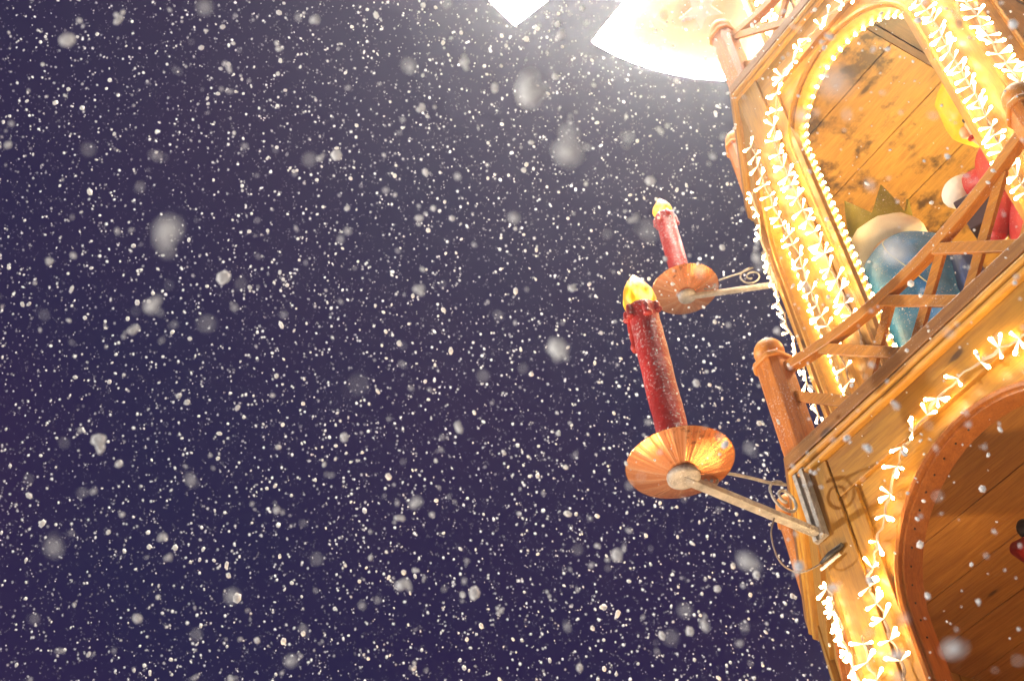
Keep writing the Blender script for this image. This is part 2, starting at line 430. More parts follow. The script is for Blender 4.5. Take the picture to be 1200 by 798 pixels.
ZA, ZB = 5.0, 7.74
tier(.035, 1.35, ZA - .028, {0: (.52, 4.17, 3.0), 1: (.36, 4.25, 3.0)})
deck(0, ZA); rails(0, ZA + .1)
tier(.375, ZA + .098, ZB - .028, {0: (.425, 7.035, 5.3), 1: (.25, 7.12, 5.3)})
deck(.352, ZB); rails(.352, ZB + .1)
tier(.78, ZB + .098, 10.2, {0: (.28, 9.6, 8.1), 1: (.16, 9.6, 8.1)})
deck(.76, 10.23)
mb = MB(); mb.prism(poly(-.12), 0, 1.35); mb.build('stone_plinth', plain('grey_stone', (.3, .29, .28), .8, scale=4, bump=.6), PYR, bevel=.02)
# ceilings and floors
def half_poly(d, sgn, xs):
    P = poly(d); out = []
    for i in range(8):
        a, b = P[i], P[(i + 1) % 8]
        if (a[0] - xs) * sgn >= 0: out.append(a)
        if (a[0] - xs) * (b[0] - xs) < 0:
            t = (xs - a[0]) / (b[0] - a[0]); out.append((xs, a[1] + t * (b[1] - a[1])))
    return out
def plank_ceiling(d, z, mat, x0, x1, along, w, name):
    """boards clipped to the octagon; gaps between them are real"""
    P = poly(d); mb = MB(); ap = 1.615 - d
    def ext(c, ax):  # extents of octagon at coordinate c on the other axis
        a = HALF[0] - T * d
        lim = ap if abs(c) <= a else ap - (abs(c) - a)
        return lim
    c = -ap
    while c < ap - 1e-6:
        e = min(c + w, ap); g = .003
        l0, l1 = ext(c + g, 0), ext(e - g, 0)
        if along == 'x':
            q = [(max(-l0, x0), c + g), (min(l0, x1), c + g), (min(l1, x1), e - g), (max(-l1, x0), e - g)]
            if q[1][0] > q[0][0] and q[2][0] > q[3][0]: mb.prism(q, z, z + .02)
        else:
            if e - g > x0 and c + g < x1:
                a_, b_ = max(c + g, x0), min(e - g, x1)
                mb.prism([(a_, -ext(a_, 0)), (b_, -ext(b_, 0)), (b_, ext(b_, 0)), (a_, ext(a_, 0))], z, z + .02)
        c = e
    return mb.build(name, mat, PYR, bevel=.002)
plank_ceiling(.11, 4.945, W['ceil_a'], -3, 3, 'x', .33, 'ceiling')
plank_ceiling(.45, 7.69, W['ceil_b'], -3, .07, 'x', .42, 'ceiling')
plank_ceiling(.45, 7.69, W['ceil_d'], .073, 3, 'y', .16, 'ceiling_panel')
mb = MB(); mb.prism(poly(.11), 2.6, 2.66); mb.build('turntable_floor', W['x'], PYR)
mb = MB(); mb.prism(poly(.47), 5.1, 5.14); mb.build('turntable_floor', W['x'], PYR)
mb = MB(); mb.lathe([(.9, 0), (.1, .62), (.06, .62)], (0, 0, 10.33), 8, smooth=False); mb.build('roof', W['z'], PYR)
mb = MB(); mb.lathe([(.05, 10.8), (.05, 11.95)], (0, 0, 0), 16); mb.build('shaft', M['steel'], PYR)
# screws along the lower reveal
SP = [(-.505 * math.cos(math.pi * i / 46), 4.17 + .505 * math.sin(math.pi * i / 46)) for i in range(24)] + [(-.505, 4.1 - .09 * i) for i in range(7)]
mb = MB(); mb.ball((0, 0, 0), .0045, 8); SM = mb.mesh('screw', M['screw'])
for x, z in SP[::2]: add_obj('screw', SM, PYR, L(0, x, .10, z))

# ------------------------------------------------------------------ rotor of blades above the tower
ROTOR = thing('propeller_rotor', 'glowing white edged propeller blades turning above the wooden tower', 'propeller', (0, CY, 11.98))
mb = MB(); mb.lathe([(.12, -.12), (.34, -.08), (.34, .06), (.1, .14)], (0, 0, 0), 24); mb.build('hub', W['z'], ROTOR)
star = MB()
for b_i in range(7):
    aS = 145.3 - 51.43 * b_i + (.7 if b_i == 6 else 0); rS, rL = {0: (2.54, 2.54), 6: (2.85, 2.95)}.get(b_i, (2.7, 2.7)); span = 37.8
    out = []
    for i in range(9):
        t = i / 8; a = R(aS + span * t); r_ = rS + (rL - rS) * t; out.append((r_ * math.cos(a), r_ * math.sin(a)))
    am = R(aS + span / 2)
    inn = [(.3 * math.cos(am + .22), .3 * math.sin(am + .22)), (.3 * math.cos(am - .22), .3 * math.sin(am - .22))]
    P = out + inn
    mb = MB(); mb.prism(P, -.012, .012); bl = mb.build('blade', M['blade'], ROTOR, bevel=.003)
    # light tube all round the rim, on the underside edge
    pts = []
    for i in range(len(P)):
        a, b2 = Vector((*P[i], -.03)), Vector((*P[(i + 1) % len(P)], -.03))
        nseg = max(1, int((b2 - a).length / .12))
        for j in range(nseg): pts.append(a.lerp(b2, j / nseg))
    mb = MB(); mb.tube(pts, .022, 6, closed=True); mb.build('light_tube', M['tube'], bl)
    # carved star and slots on the blade
    cx, cy = 1.9 * math.cos(am), 1.9 * math.sin(am)
    mb = MB(); st = [((.2 if i % 2 == 0 else .09) * math.cos(math.pi * i / 5) + cx, (.2 if i % 2 == 0 else .09) * math.sin(math.pi * i / 5) + cy) for i in range(10)]
    mb.prism(st, -.02, -.0125); mb.build('star', plain('star_grey_%d' % b_i, (.60, .42, .26), .6), bl)

# ------------------------------------------------------------------ candles on brackets
def candle_lamp(k, d, x, zb, s, label, al=1.0, ds=1.0):
    base = Wd(k, x, d, zb); t = thing('candle_lamp', label, 'candle lamp', base, -R(45 * k), 'red candles on metal brackets')
    # local: -y points away from the wall
    mb = MB()
    for xx in (-.026, .012): mb.box((xx, -.018, -.03), (xx + .02, .0, .30 * s))
    mb.box((-.03, -.006, -.03), (.036, .012, .31 * s))
    pl = mb.build('wall_plate', M['steel'], t, bevel=.002)
    hub = Vector((0, -.645 * s * al, .038 if k == 0 else .075 * s))
    mb = MB(); mb.tube([(0, -.01, 0.0), hub + Vector((0, -.02, 0))], .02, flat=(.036 * s, .028 * s, (0, 0, 1)))
    ar = mb.build('arm', M['steel'], t, bevel=.004)
    # thin scroll bar above the arm
    pts = [hub + Vector((0, .14, .035)) * s]
    for i in range(9):
        u = i / 8; pts.append(Vector((0, -(.50 - .30 * u), .125 + .085 * u - .03 * u * u)) * s)
    c = Vector((0, -.13, .125)) * s
    for i in range(34):
        a = R(110 - 17 * i); rr = (.085 * (1 - i / 42)) * s; pts.append(c + Vector((0, -rr * math.cos(a) * 1, rr * math.sin(a))))
    mb = MB(); mb.tube(pts, .01, flat=(.022 * s, .006 * s, (1, 0, 0)) if False else None, n=6)
    # first part of the list is a smooth sweep of a thin bar
    mb2 = MB(); mb2.tube(pts, .0065 * s, 6); mb2.build('scroll', M['steel'], t)
    mb = MB(); ring = [hub + Vector((0, .135 + .035 * math.cos(R(20 * i)), .055 + .035 * math.sin(R(20 * i)))) * 1 for i in range(18)]
    mb.tube(ring, .0055 * s, 6, closed=True); mb.build('ring', M['steel'], t)
    # hub disc, dish, candle
    mb = MB(); mb.lathe([(.05 * s, -.012), (.062 * s, -.004), (.062 * s, .012), (.04 * s, .02)], hub, 24); mb.build('hub_disc', M['steel'], t)
    dish_z = .018
    prof = [(.055, .0), (.12, .018), (.18, .041), (.200, .052), (.204, .0535), (.201, .056), (.18, .045), (.12, .022), (.05, .006)]
    mb = MB(); mb.lathe([(r * s * ds, z * s) for r, z in prof], (0, 0, 0), 48, cap=False)
    mb.build('drip_dish', M['copper'], t, hub + Vector((0, 0, dish_z)))
    cb = hub + Vector((0, 0, dish_z + .01)); H = .872 * s if k == 0 else .69
    rad = .062 * s * (1 if k == 0 else 1.12)
    def wob(a, z): return .05 * noise.noise(Vector((math.cos(a) * 1.2, math.sin(a) * 1.2, z * 6))) + .025 * noise.noise(Vector((math.cos(a) * 4, math.sin(a) * 4, z * 22)))
    prof = [(rad * .98, 0)] + [(rad, H * i / 24) for i in range(1, 24)] + [(rad * 1.06, H * .975), (rad * 1.05, H), (rad * .85, H + .012), (rad * .5, H + .008)]
    mb = MB(); mb.lathe(prof, (0, 0, 0), 28, wob=wob); ca = mb.build('candle', M['wax'], t, cb)
    # wax drips
    for ang, z0, z1, r_ in ((200, -.01, -.19, .019), (175, -.0, -.13, .016), (330, -.02, -.10, .020), (20, 0, -.05, .017), (265, 0, -.07, .017), (95, 0, -.1, .016), (230, .0, -.05, .018)):
        a = R(ang) ; rr = rad * 1.04; px, py = rr * math.cos(a), rr * math.sin(a)
        mb = MB(); n = 9; pts = []; rs = []
        for i in range(n):
            u = i / (n - 1); pts.append((px * (1 + .10 * u), py * (1 + .10 * u), H + (z0 + (z1 - z0) * u) * s)); rs.append(r_ * s * (.75 + .15 * math.sin(u * 5) + (.42 if u > .8 else 0) * (1 if u < .97 else .3)))
        mb.tube(pts, rs, 10); mb.build('wax_drip', M['wax2'] if ang in (200, 175) else M['wax'], ca)
    mb = MB(); fh = .235 * s
    prof = [(.030, 0), (.052, .1), (.066, .22), (.070, .34), (.064, .48), (.050, .63), (.033, .78), (.016, .91), (.003, 1)]
    def fw_(a, z): return .13 * math.cos(5 * a + z * 9) * .6 * (1 - z / (fh)) + .04 * math.sin(3 * a)
    mb.lathe([(r * s, z * fh) for r, z in prof], (0, 0, 0), 30, wob=fw_)
    mb.build('flame', M['flame'], t, cb + Vector((-.004, 0, H - .01)))
    pl_ = bpy.data.lights.new('flame_light', 'POINT'); pl_.energy = 2.2 * s; pl_.color = (1, .6, .18); pl_.shadow_soft_size = .04
    lo = bpy.data.objects.new('flame_light', pl_); COL.objects.link(lo); lo.parent = t; lo.location = cb + Vector((0, 0, H + .30 * s))
    return t
candle_lamp(0, .022, -.745, 4.695, 1.0, 'large snow dusted red candle on a copper dish, nearest, bracketed under the lattice balcony')
candle_lamp(1, .365, -.42, 7.125, .84, 'smaller red candle with copper dish behind and above the nearest one, fixed to upper storey', .90, 1.14)

# cable with taped joint under the near bracket
pts = [Wd(0, -.745, -.20, 4.70), Wd(0, -.77, -.22, 4.62), Wd(0, -.80, -.18, 4.54), Wd(0, -.81, -.10, 4.52), Wd(0, -.80, -.04, 4.54), Wd(0, -.765, .0, 4.56), Wd(0, -.74, .012, 4.57)]
def smooth(pts, n=6):
    P = [Vector(p) for p in pts]; out = []
    for i in range(len(P) - 1):
        p0, p1, p2, p3 = P[max(i - 1, 0)], P[i], P[i + 1], P[min(i + 2, len(P) - 1)]
        for j in range(n):
            t = j / n; out.append(.5 * ((2 * p1) + (p2 - p0) * t + (2 * p0 - 5 * p1 + 4 * p2 - p3) * t * t + (3 * p1 - p0 - 3 * p2 + p3) * t ** 3))
    return out + [P[-1]]
CB = thing('power_cable', 'thin grey cable looping from the near bracket to a taped joint on the corner board', 'cable', pts[0])
o0 = pts[0]
mb = MB(); mb.tube([p - o0 for p in smooth(pts)], .0035, 6); mb.build('cable', M['cable'], CB)
mb = MB(); mb.tube([pts[5] - o0, pts[6] - o0 + Vector((.02, 0, .005)), Wd(0, -.66, .028, 4.585) - o0], [.006, .012, .010], 10); mb.build('tape', M['tape'], CB)
mb = MB(); mb.tube([Wd(0, -.78, .01, 4.545) - o0, Wd(0, -.68, .02, 4.552) - o0], .006, 8); mb.build('plug', M['fur'], CB)

# ------------------------------------------------------------------ fairy lights
def bulb_mesh():
    mb = MB(); mb.lathe([(.0014, 0), (.0019, .008), (.0036, .016), (.0056, .028), (.0066, .040)], (0, 0, 0), 8)
    nb = len(mb.f)
    mb.lathe([(.0062, .0402), (.0058, .046), (.0045, .050), (.0015, .052)], (0, 0, 0), 8)
    me = mb.mesh('bulb', M['cone']); me.materials.append(M['led'])
    for i, p in enumerate(me.polygons):
        if i >= nb: p.material_index = 1
    return me
BULB = bulb_mesh()
mb = MB(); mb.ball((0, 0, 0), .0098, 8); RB = mb.mesh('bulb', M['rope'])
def fairy(k, path, y, label, step=.085, per=(2, 4), size=1.0, seed=0, out=.35, group='fairy light strings on the tower'):
    rd = random.Random(seed)
    P = smooth([Wd(k, x, y, z) for x, z in path], 8)
    nrm = (Wd(k, 0, -1, 0) - Wd(k, 0, 0, 0)).normalized()
    # slight slack
    P = [p + nrm * (.006 * math.sin(i * .9)) + Vector((0, 0, .004 * math.sin(i * 1.7))) for i, p in enumerate(P)]
    o0 = P[0]; t = thing('fairy_lights', label, 'string lights', o0, 0, group)
    mb = MB(); mb.tube([p - o0 for p in P], .0042 * size, 5)
    mb.tube([p - o0 + nrm * .004 + Vector((.003 * math.sin(i * .5), 0, .005 * math.cos(i * .5))) for i, p in enumerate(P)], .0028 * size, 5)
    mb.build('wire', M['wire'], t)
    acc = 0; cnt = 0; nxt = step * .4
    for i in range(1, len(P)):
        seg = P[i] - P[i - 1]; l = seg.length
        while nxt <= acc + l and cnt < 98:
            p = P[i - 1] + seg * ((nxt - acc) / l); td = seg.normalized(); side = td.cross(nrm).normalized()
            n = rd.randint(*per); s0 = rd.choice((-1, 1))
            for j in range(n):
                sg = s0 if j < n - 1 and rd.random() < .7 or j == 0 else -s0
                dv = (side * sg * rd.uniform(.6, 1) + td * rd.uniform(-.75, .75) + nrm * rd.uniform(.0, out)).normalized()
                o = bpy.data.objects.new('bulb', BULB); COL.objects.link(o); o.parent = t
                o.location = p - o0 + nrm * .003; o.rotation_euler = dv.to_track_quat('Z', 'Y').to_euler(); q = size * rd.uniform(.85, 1.15); o.scale = (q, q, q); cnt += 1
            nxt += step * rd.uniform(.8, 1.2)
        acc += l
    return t
sA = [(.62, 4.62), (.5, 4.70), (.345, 4.757), (.241, 4.785), (.043, 4.815), (-.125, 4.785), (-.237, 4.746), (-.321, 4.689), (-.414, 4.579), (-.493, 4.5), (-.542, 4.438), (-.603, 4.368), (-.60, 4.30), (-.585, 4.23), (-.593, 4.14), (-.578, 4.049), (-.593, 3.948), (-.59, 3.8), (-.6, 3.6)]
fairy(0, sA, .022, 'icicle fairy lights arching over the big lower opening on brown wood', .092, (2, 4), 1.0, 1)
fairy(1, [(.545, 4.50), (.55, 4.4), (.54, 4.25), (.55, 4.1), (.54, 3.9), (.55, 3.7)], .018, 'dense fairy lights bunched down the left corner of the lower storey', .045, (3, 4), .95, 2, .9)
fairy(0, [(-.70, 4.20), (-.715, 4.1), (-.70, 4.0), (-.71, 3.85), (-.70, 3.7)], .02, 'short fairy light strand on the lower corner board beside the bunched lights', .075, (2, 3), 1.0, 3)
sBa = [(.30, 7.46), (.203, 7.493), (.06, 7.542), (-.076, 7.535), (-.183, 7.523), (-.325, 7.476), (-.42, 7.32), (-.484, 7.179), (-.499, 7.013), (-.494, 6.796), (-.49, 6.603), (-.478, 6.45), (-.47, 6.328), (-.469, 6.191), (-.463, 6.023), (-.463, 5.904), (-.459, 5.75), (-.462, 5.6), (-.455, 5.4)]
fairy(0, sBa, .355, 'icicle fairy lights curving round the left side of the upper arched opening', .090, (3, 4), 1.1, 4, .4)
fairy(0, [(-.628, 7.30), (-.632, 7.13), (-.640, 6.946), (-.629, 6.709), (-.612, 6.531), (-.60, 6.365), (-.606, 6.232), (-.61, 6.089), (-.603, 5.956), (-.585, 5.7), (-.59, 5.5)], .35, 'fairy light strand hanging down the left corner of the upper storey', .085, (2, 3), 1.0, 5, .6)
fairy(1, [(.02, 7.42), (-.19, 7.30), (-.33, 7.10), (-.385, 6.9), (-.39, 6.7), (-.385, 6.45), (-.39, 6.2), (-.385, 5.95), (-.39, 5.7)], .35, 'outermost fairy light strand against the night sky on the upper storey', .075, (2, 4), 1.05, 6, .7)
fairy(0, [(.44, 7.30), (.502, 7.12), (.515, 6.95), (.522, 6.80), (.514, 6.65), (.507, 6.5), (.51, 6.4), (.505, 6.2), (.499, 6.1), (.489, 5.962), (.48, 5.80), (.485, 5.6)], .355, 'thick tangle of fairy lights right of the upper arched opening', .058, (2, 4), 1.05, 7, .6)
fairy(7, [(-.40, 7.2), (-.39, 6.95), (-.385, 6.679), (-.39, 6.529), (-.395, 6.405), (-.39, 6.264), (-.385, 6.091), (-.39, 5.8)], .355, 'rightmost fairy light strand of the upper storey beside the corner', .075, (2, 4), 1.05, 8, .6)
fairy(0, [(-.52, 9.6), (-.3, 9.75), (0, 9.8), (.3, 9.75), (.40, 9.4), (.42, 9.0), (.42, 8.5)], .755, 'fairy lights behind the topmost lattice balcony', .07, (3, 4), 1.3, 9, .6)
fairy(0, [(-.44, 9.7), (-.45, 9.3), (-.44, 8.9), (-.45, 8.5), (-.44, 8.1)], .755, 'fairy light strand down the left corner behind the topmost balcony', .05, (3, 4), 1.3, 10, .6)

def rope(k, d, r, zc, zs, label, step=.047, off=.016, size=1.0):
    o0 = Wd(k, -r, d, zs); t = thing('rope_light', label, 'rope light', o0, 0, 'bulb chains lining the arches')
    A = arch_pts(r - off, zc, zs, 40); P = [Wd(k, x, d, z) for x, z in A]
    mb = MB(); mb.tube([p - o0 for p in P], .005, 6); mb.build('wire', M['wire'], t)
    acc = 0; nxt = .01; cnt = 0
    for i in range(1, len(P)):
        seg = P[i] - P[i - 1]; l = seg.length
        while nxt <= acc + l:
            if cnt < 100:
                o = bpy.data.objects.new('bulb', RB); COL.objects.link(o); o.parent = t; o.location = P[i - 1] + seg * ((nxt - acc) / l) - o0
                s = size * random.uniform(.9, 1.1); o.scale = (s, s, s * 1.1)
            cnt += 1; nxt += step
        acc += l
rope(0, .478, .425, 7.035, 5.5, 'chain of round warm bulbs lining the front upper arch', .055, .026, 1.05)
rope(1, .47, .25, 7.12, 5.5, 'chain of round warm bulbs lining the narrow side arch, seen edge on', .06, .026)

# ------------------------------------------------------------------ carved figures
def crown_mb(r, h, n=5):
    mb = MB(); N_ = n * 8; vs = []
    for j in (0, 1):
        for i in range(N_):
            a = 2 * math.pi * i / N_; ph = (i % 8) / 8; tip = 1 - abs(ph - .5) * 2
            z = 0 if j == 0 else h * (.30 + .70 * tip ** 1.15); rr = r * (1 + .22 * (z / h))
            vs.append((rr * math.cos(a), rr * math.sin(a), z))
    ins = [(x * .93, y * .93, z) for x, y, z in vs]
    fs = []
    for i in range(N_):
        k = (i + 1) % N_; fs += [(i, k, N_ + k, N_ + i), (2 * N_ + i, 3 * N_ + i, 3 * N_ + k, 2 * N_ + k), (N_ + i, N_ + k, 3 * N_ + k, 3 * N_ + i), (i, 2 * N_ + i, 2 * N_ + k, k)]
    mb.add(vs + ins, fs); return mb
def head(t, c, r, face_dir, name='head', mat=None):
    """head with eyes, nose, mouth and ears; face_dir = angle of the face in degrees"""
    mb = MB(); mb.ball((0, 0, 0), r, 24, (.92, .95, 1.12)); mb.lathe([(r * .45, -r * 1.5), (r * .42, -r * .8)], (0, 0, 0), 16)
    f = Vector((math.cos(R(face_dir)), math.sin(R(face_dir)), 0)); s = Vector((-f.y, f.x, 0))
    mb.ball(f * r * .98 + Vector((0, 0, -.1 * r)), r * .2, 10, (1, 1, 1.3))
    for q in (-1, 1): mb.ball(s * q * r * .93, r * .2, 10, (.7, .7, 1.2))
    h = mb.build(name, mat or M['skin'], t, c)
    for q in (-1, 1):
        e = MB(); e.ball(f * r * .85 + s * q * r * .34 + Vector((0, 0, .15 * r)), r * .1, 8); e.build('eye', M['dark'], h)
    e = MB(); e.ball(f * r * .86 + Vector((0, 0, -.48 * r)), r * .16, 8, (1, 1, .4)); e.build('mouth', M['red'], h)
    return h
# king in the blue cloak, back towards the railing
KG = thing('king_figure', 'carved king in blue cloak with white fur brim and olive gold crown behind the lattice', 'carved figure', (-.36, .80, 5.14))
def cl_w(a, z): return .04 * math.sin(7 * a + z * 2) * (1 if z < .7 else .25)
mb = MB(); mb.lathe([(.30, 0), (.31, .1), (.28, .4), (.26, .62), (.265, .78), (.275, .9), (.262, 1.02), (.225, 1.12), (.165, 1.2), (.11, 1.25), (.05, 1.27)], (0, 0, 0), 48, wob=cl_w)
ck = mb.build('cloak', M['blue'], KG)
for a0 in (248, 305):
    mb = MB(); pts = []
    for i in range(14):
        z = .55 + .62 * i / 13; r_ = np.interp(z, [.4, .62, .78, .9, 1.02, 1.12, 1.2], [.28, .26, .265, .275, .262, .225, .165]) + .004
        a = R(a0 + 22 * math.sin(z * 4)); pts.append((r_ * math.cos(a), r_ * math.sin(a), z))
    mb.tube(pts, .003, 5); mb.build('painted_line', M['line'], ck)
mb = MB(); mb.lathe([(.0, -.01), (.06, 0), (.085, .08), (.09, .2), (.07, .36), (.05, .42), (0, .43)], (0, 0, 0), 20); sl = mb.build('sleeve', M['navy'], KG, (.255, -.02, .50))
h = head(KG, (-.03, -.01, 1.33), .125, 80)
mb = MB(); mb.lathe([(.137, -.03), (.145, .03), (.13, .08), (.05, .1)], (0, 0, 0), 24); mb.build('hair', M['dark'], h)
mb = MB(); mb.lathe([(.15, 0), (.185, .01), (.2, .045), (.19, .09), (.155, .105)], (0, 0, 0), 32, wob=lambda a, z: .02 * math.sin(11 * a)); fb = mb.build('fur_brim', M['fur'], KG, (-.05, 0, 1.27))
cr = crown_mb(.155, .23, 6).build('crown', M['gold'], KG, (-.055, 0, 1.36))
# second king, red robe, reaching left
K2 = thing('king_figure', 'carved king in red robe and yellow turban holding out a dark casket', 'carved figure', (.34, .85, 5.14), group=None)
mb = MB(); mb.lathe([(.27, 0), (.27, .1), (.22, .5), (.2, .8), (.215, 1.05), (.20, 1.2), (.14, 1.3), (.07, 1.34)], (0, 0, 0), 40, wob=cl_w); rb = mb.build('robe', M['red'], K2)
mb = MB(); mb.tube([(-.06, -.02, 1.14), (-.15, -.06, 1.17), (-.235, -.07, 1.205)], [.08, .072, .062], 18); mb.build('sleeve', M['red'], rb)
mb = MB(); mb.ball((-.29, -.075, 1.225), .075, 20, (1.15, .95, .95)); mb.build('fur_cuff', M['fur'], rb)
hh = head(K2, (-.02, 0, 1.50), .135, 215)
mb = MB(); mb.lathe([(.125, -.03), (.145, .02), (.155, .10), (.15, .2), (.11, .29), (.05, .34), (0, .35)], (0, 0, 0), 24, wob=lambda a, z: .05 * math.sin(6 * a + 14 * z)); mb.build('turban', M['yellow'], hh, (-.045, 0, .05))
mb = MB(); mb.prism([(-.09, -.07), (.09, -.07), (.09, .07), (-.09, .07)], 0, .15); mb.prism([(-.1, -.08), (.1, -.08), (.1, .08), (-.1, .08)], .15, .19)
cs = mb.build('casket', M['plum'], None, (.14, .72, 5.97), R(20), bevel=.006); tag(cs, 'dark plum casket held in front of the red robed king', 'casket')
mb = MB(); mb.tube([(-.02, -.16, .98), (-.1, -.17, .84), (-.19, -.14, .79)], [.07, .06, .045], 14); mb.ball((-.2, -.14, .785), .045, 12); mb.build('arm', M['red'], rb)
# figure in the lower opening
K3 = thing('shepherd_figure', 'carved figure in red robe standing inside the lower arch at the picture edge', 'carved figure', (.225, .50, 2.58))
mb = MB(); mb.lathe([(.30, 0), (.29, .2), (.25, .9), (.26, 1.4), (.27, 1.62), (.23, 1.78), (.12, 1.9), (.06, 1.92)], (0, 0, 0), 40, wob=cl_w); r3 = mb.build('robe', M['red'], K3)
mb = MB(); mb.tube([(-.10, 0, 1.62), (-.22, -.01, 1.68), (-.36, -.02, 1.74), (-.50, -.03, 1.86)], [.17, .16, .11, .025], 16); mb.build('sleeve', M['red'], r3)
mb = MB(); mb.ball((-.43, -.03, 1.90), .03, 12, (1, .8, 1.3)); mb.build('hand', M['dark'], r3)
h3 = head(K3, (0, 0, 2.05), .12, 250)
mb = MB(); mb.lathe([(.127, -.08), (.145, 0), (.12, .1), (.05, .15), (0, .155)], (0, 0, 0), 24); mb.build('hair', M['dark'], h3)

# ------------------------------------------------------------------ ground
mb = MB(); n = 60
vs = []
for j in range(n + 1):
    for i in range(n + 1):
        u, v = (i / n * 2 - 1), (j / n * 2 - 1); x = 300 * u ** 3 + 2 * u; y = 300 * v ** 3 + 2 * v
        vs.append((x, y, .05 * noise.noise(Vector((x * .8, y * .8, 0))) - .03))
fs = [(j * (n + 1) + i, j * (n + 1) + i + 1, (j + 1) * (n + 1) + i + 1, (j + 1) * (n + 1) + i) for j in range(n) for i in range(n)]
mb.add(vs, fs, True); g = mb.build('ground', M['snow']); tag(g, 'snow covered square around the tower', 'ground', kind='structure')

# added lamp out of view, brightens the dish undersides from below
def fill_flood(loc, target, power, label, size=.12, col=(1, .66, .34), cone=95):
    t = thing('fill_floodlight', label, 'fill_floodlight', loc)
    dv = (Vector(target) - Vector(loc)).normalized(); q = dv.to_track_quat('-Z', 'Y').to_euler()
    mb = MB(); mb.box((-.14, -.1, 0), (.14, .1, .09)); mb.box((-.15, -.11, -.012), (.15, .11, 0)); b = mb.build('housing', M['dark'], t, (0, 0, .25), bevel=.006); b.rotation_euler = q
    mb = MB(); mb.tube([(-.16, 0, .25), (-.16, 0, .03), (.16, 0, .03), (.16, 0, .25)], .01, 6); mb.build('yoke', M['steel'], t)
    mb = MB(); mb.box((-.13, -.09, -.017), (.13, .09, -.013)); gl = mb.build('glass', M['lampg'], t, (0, 0, .25)); gl.rotation_euler = q
    ld = bpy.data.lights.new('fill_flood_lamp', 'SPOT'); ld.energy = power; ld.color = col; ld.spot_size = R(cone); ld.spot_blend = .6; ld.shadow_soft_size = size
    lo = bpy.data.objects.new('fill_flood_lamp', ld); COL.objects.link(lo); lo.parent = t; lo.location = Vector((0, 0, .25)) + dv * .05; lo.rotation_euler = q
fill_flood((-2.3, -2.4, 0), (-.95, -.6, 5.0), 1100, 'black floodlight out of view, added to light the near candle dish from below', cone=38)
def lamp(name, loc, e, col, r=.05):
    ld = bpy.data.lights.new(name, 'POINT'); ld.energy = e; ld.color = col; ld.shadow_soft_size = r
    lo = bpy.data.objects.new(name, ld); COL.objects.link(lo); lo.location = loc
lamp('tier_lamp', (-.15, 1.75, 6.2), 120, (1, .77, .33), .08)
lamp('tier_lamp', (.1, 1.5, 3.5), 52, (1, .62, .22), .45)

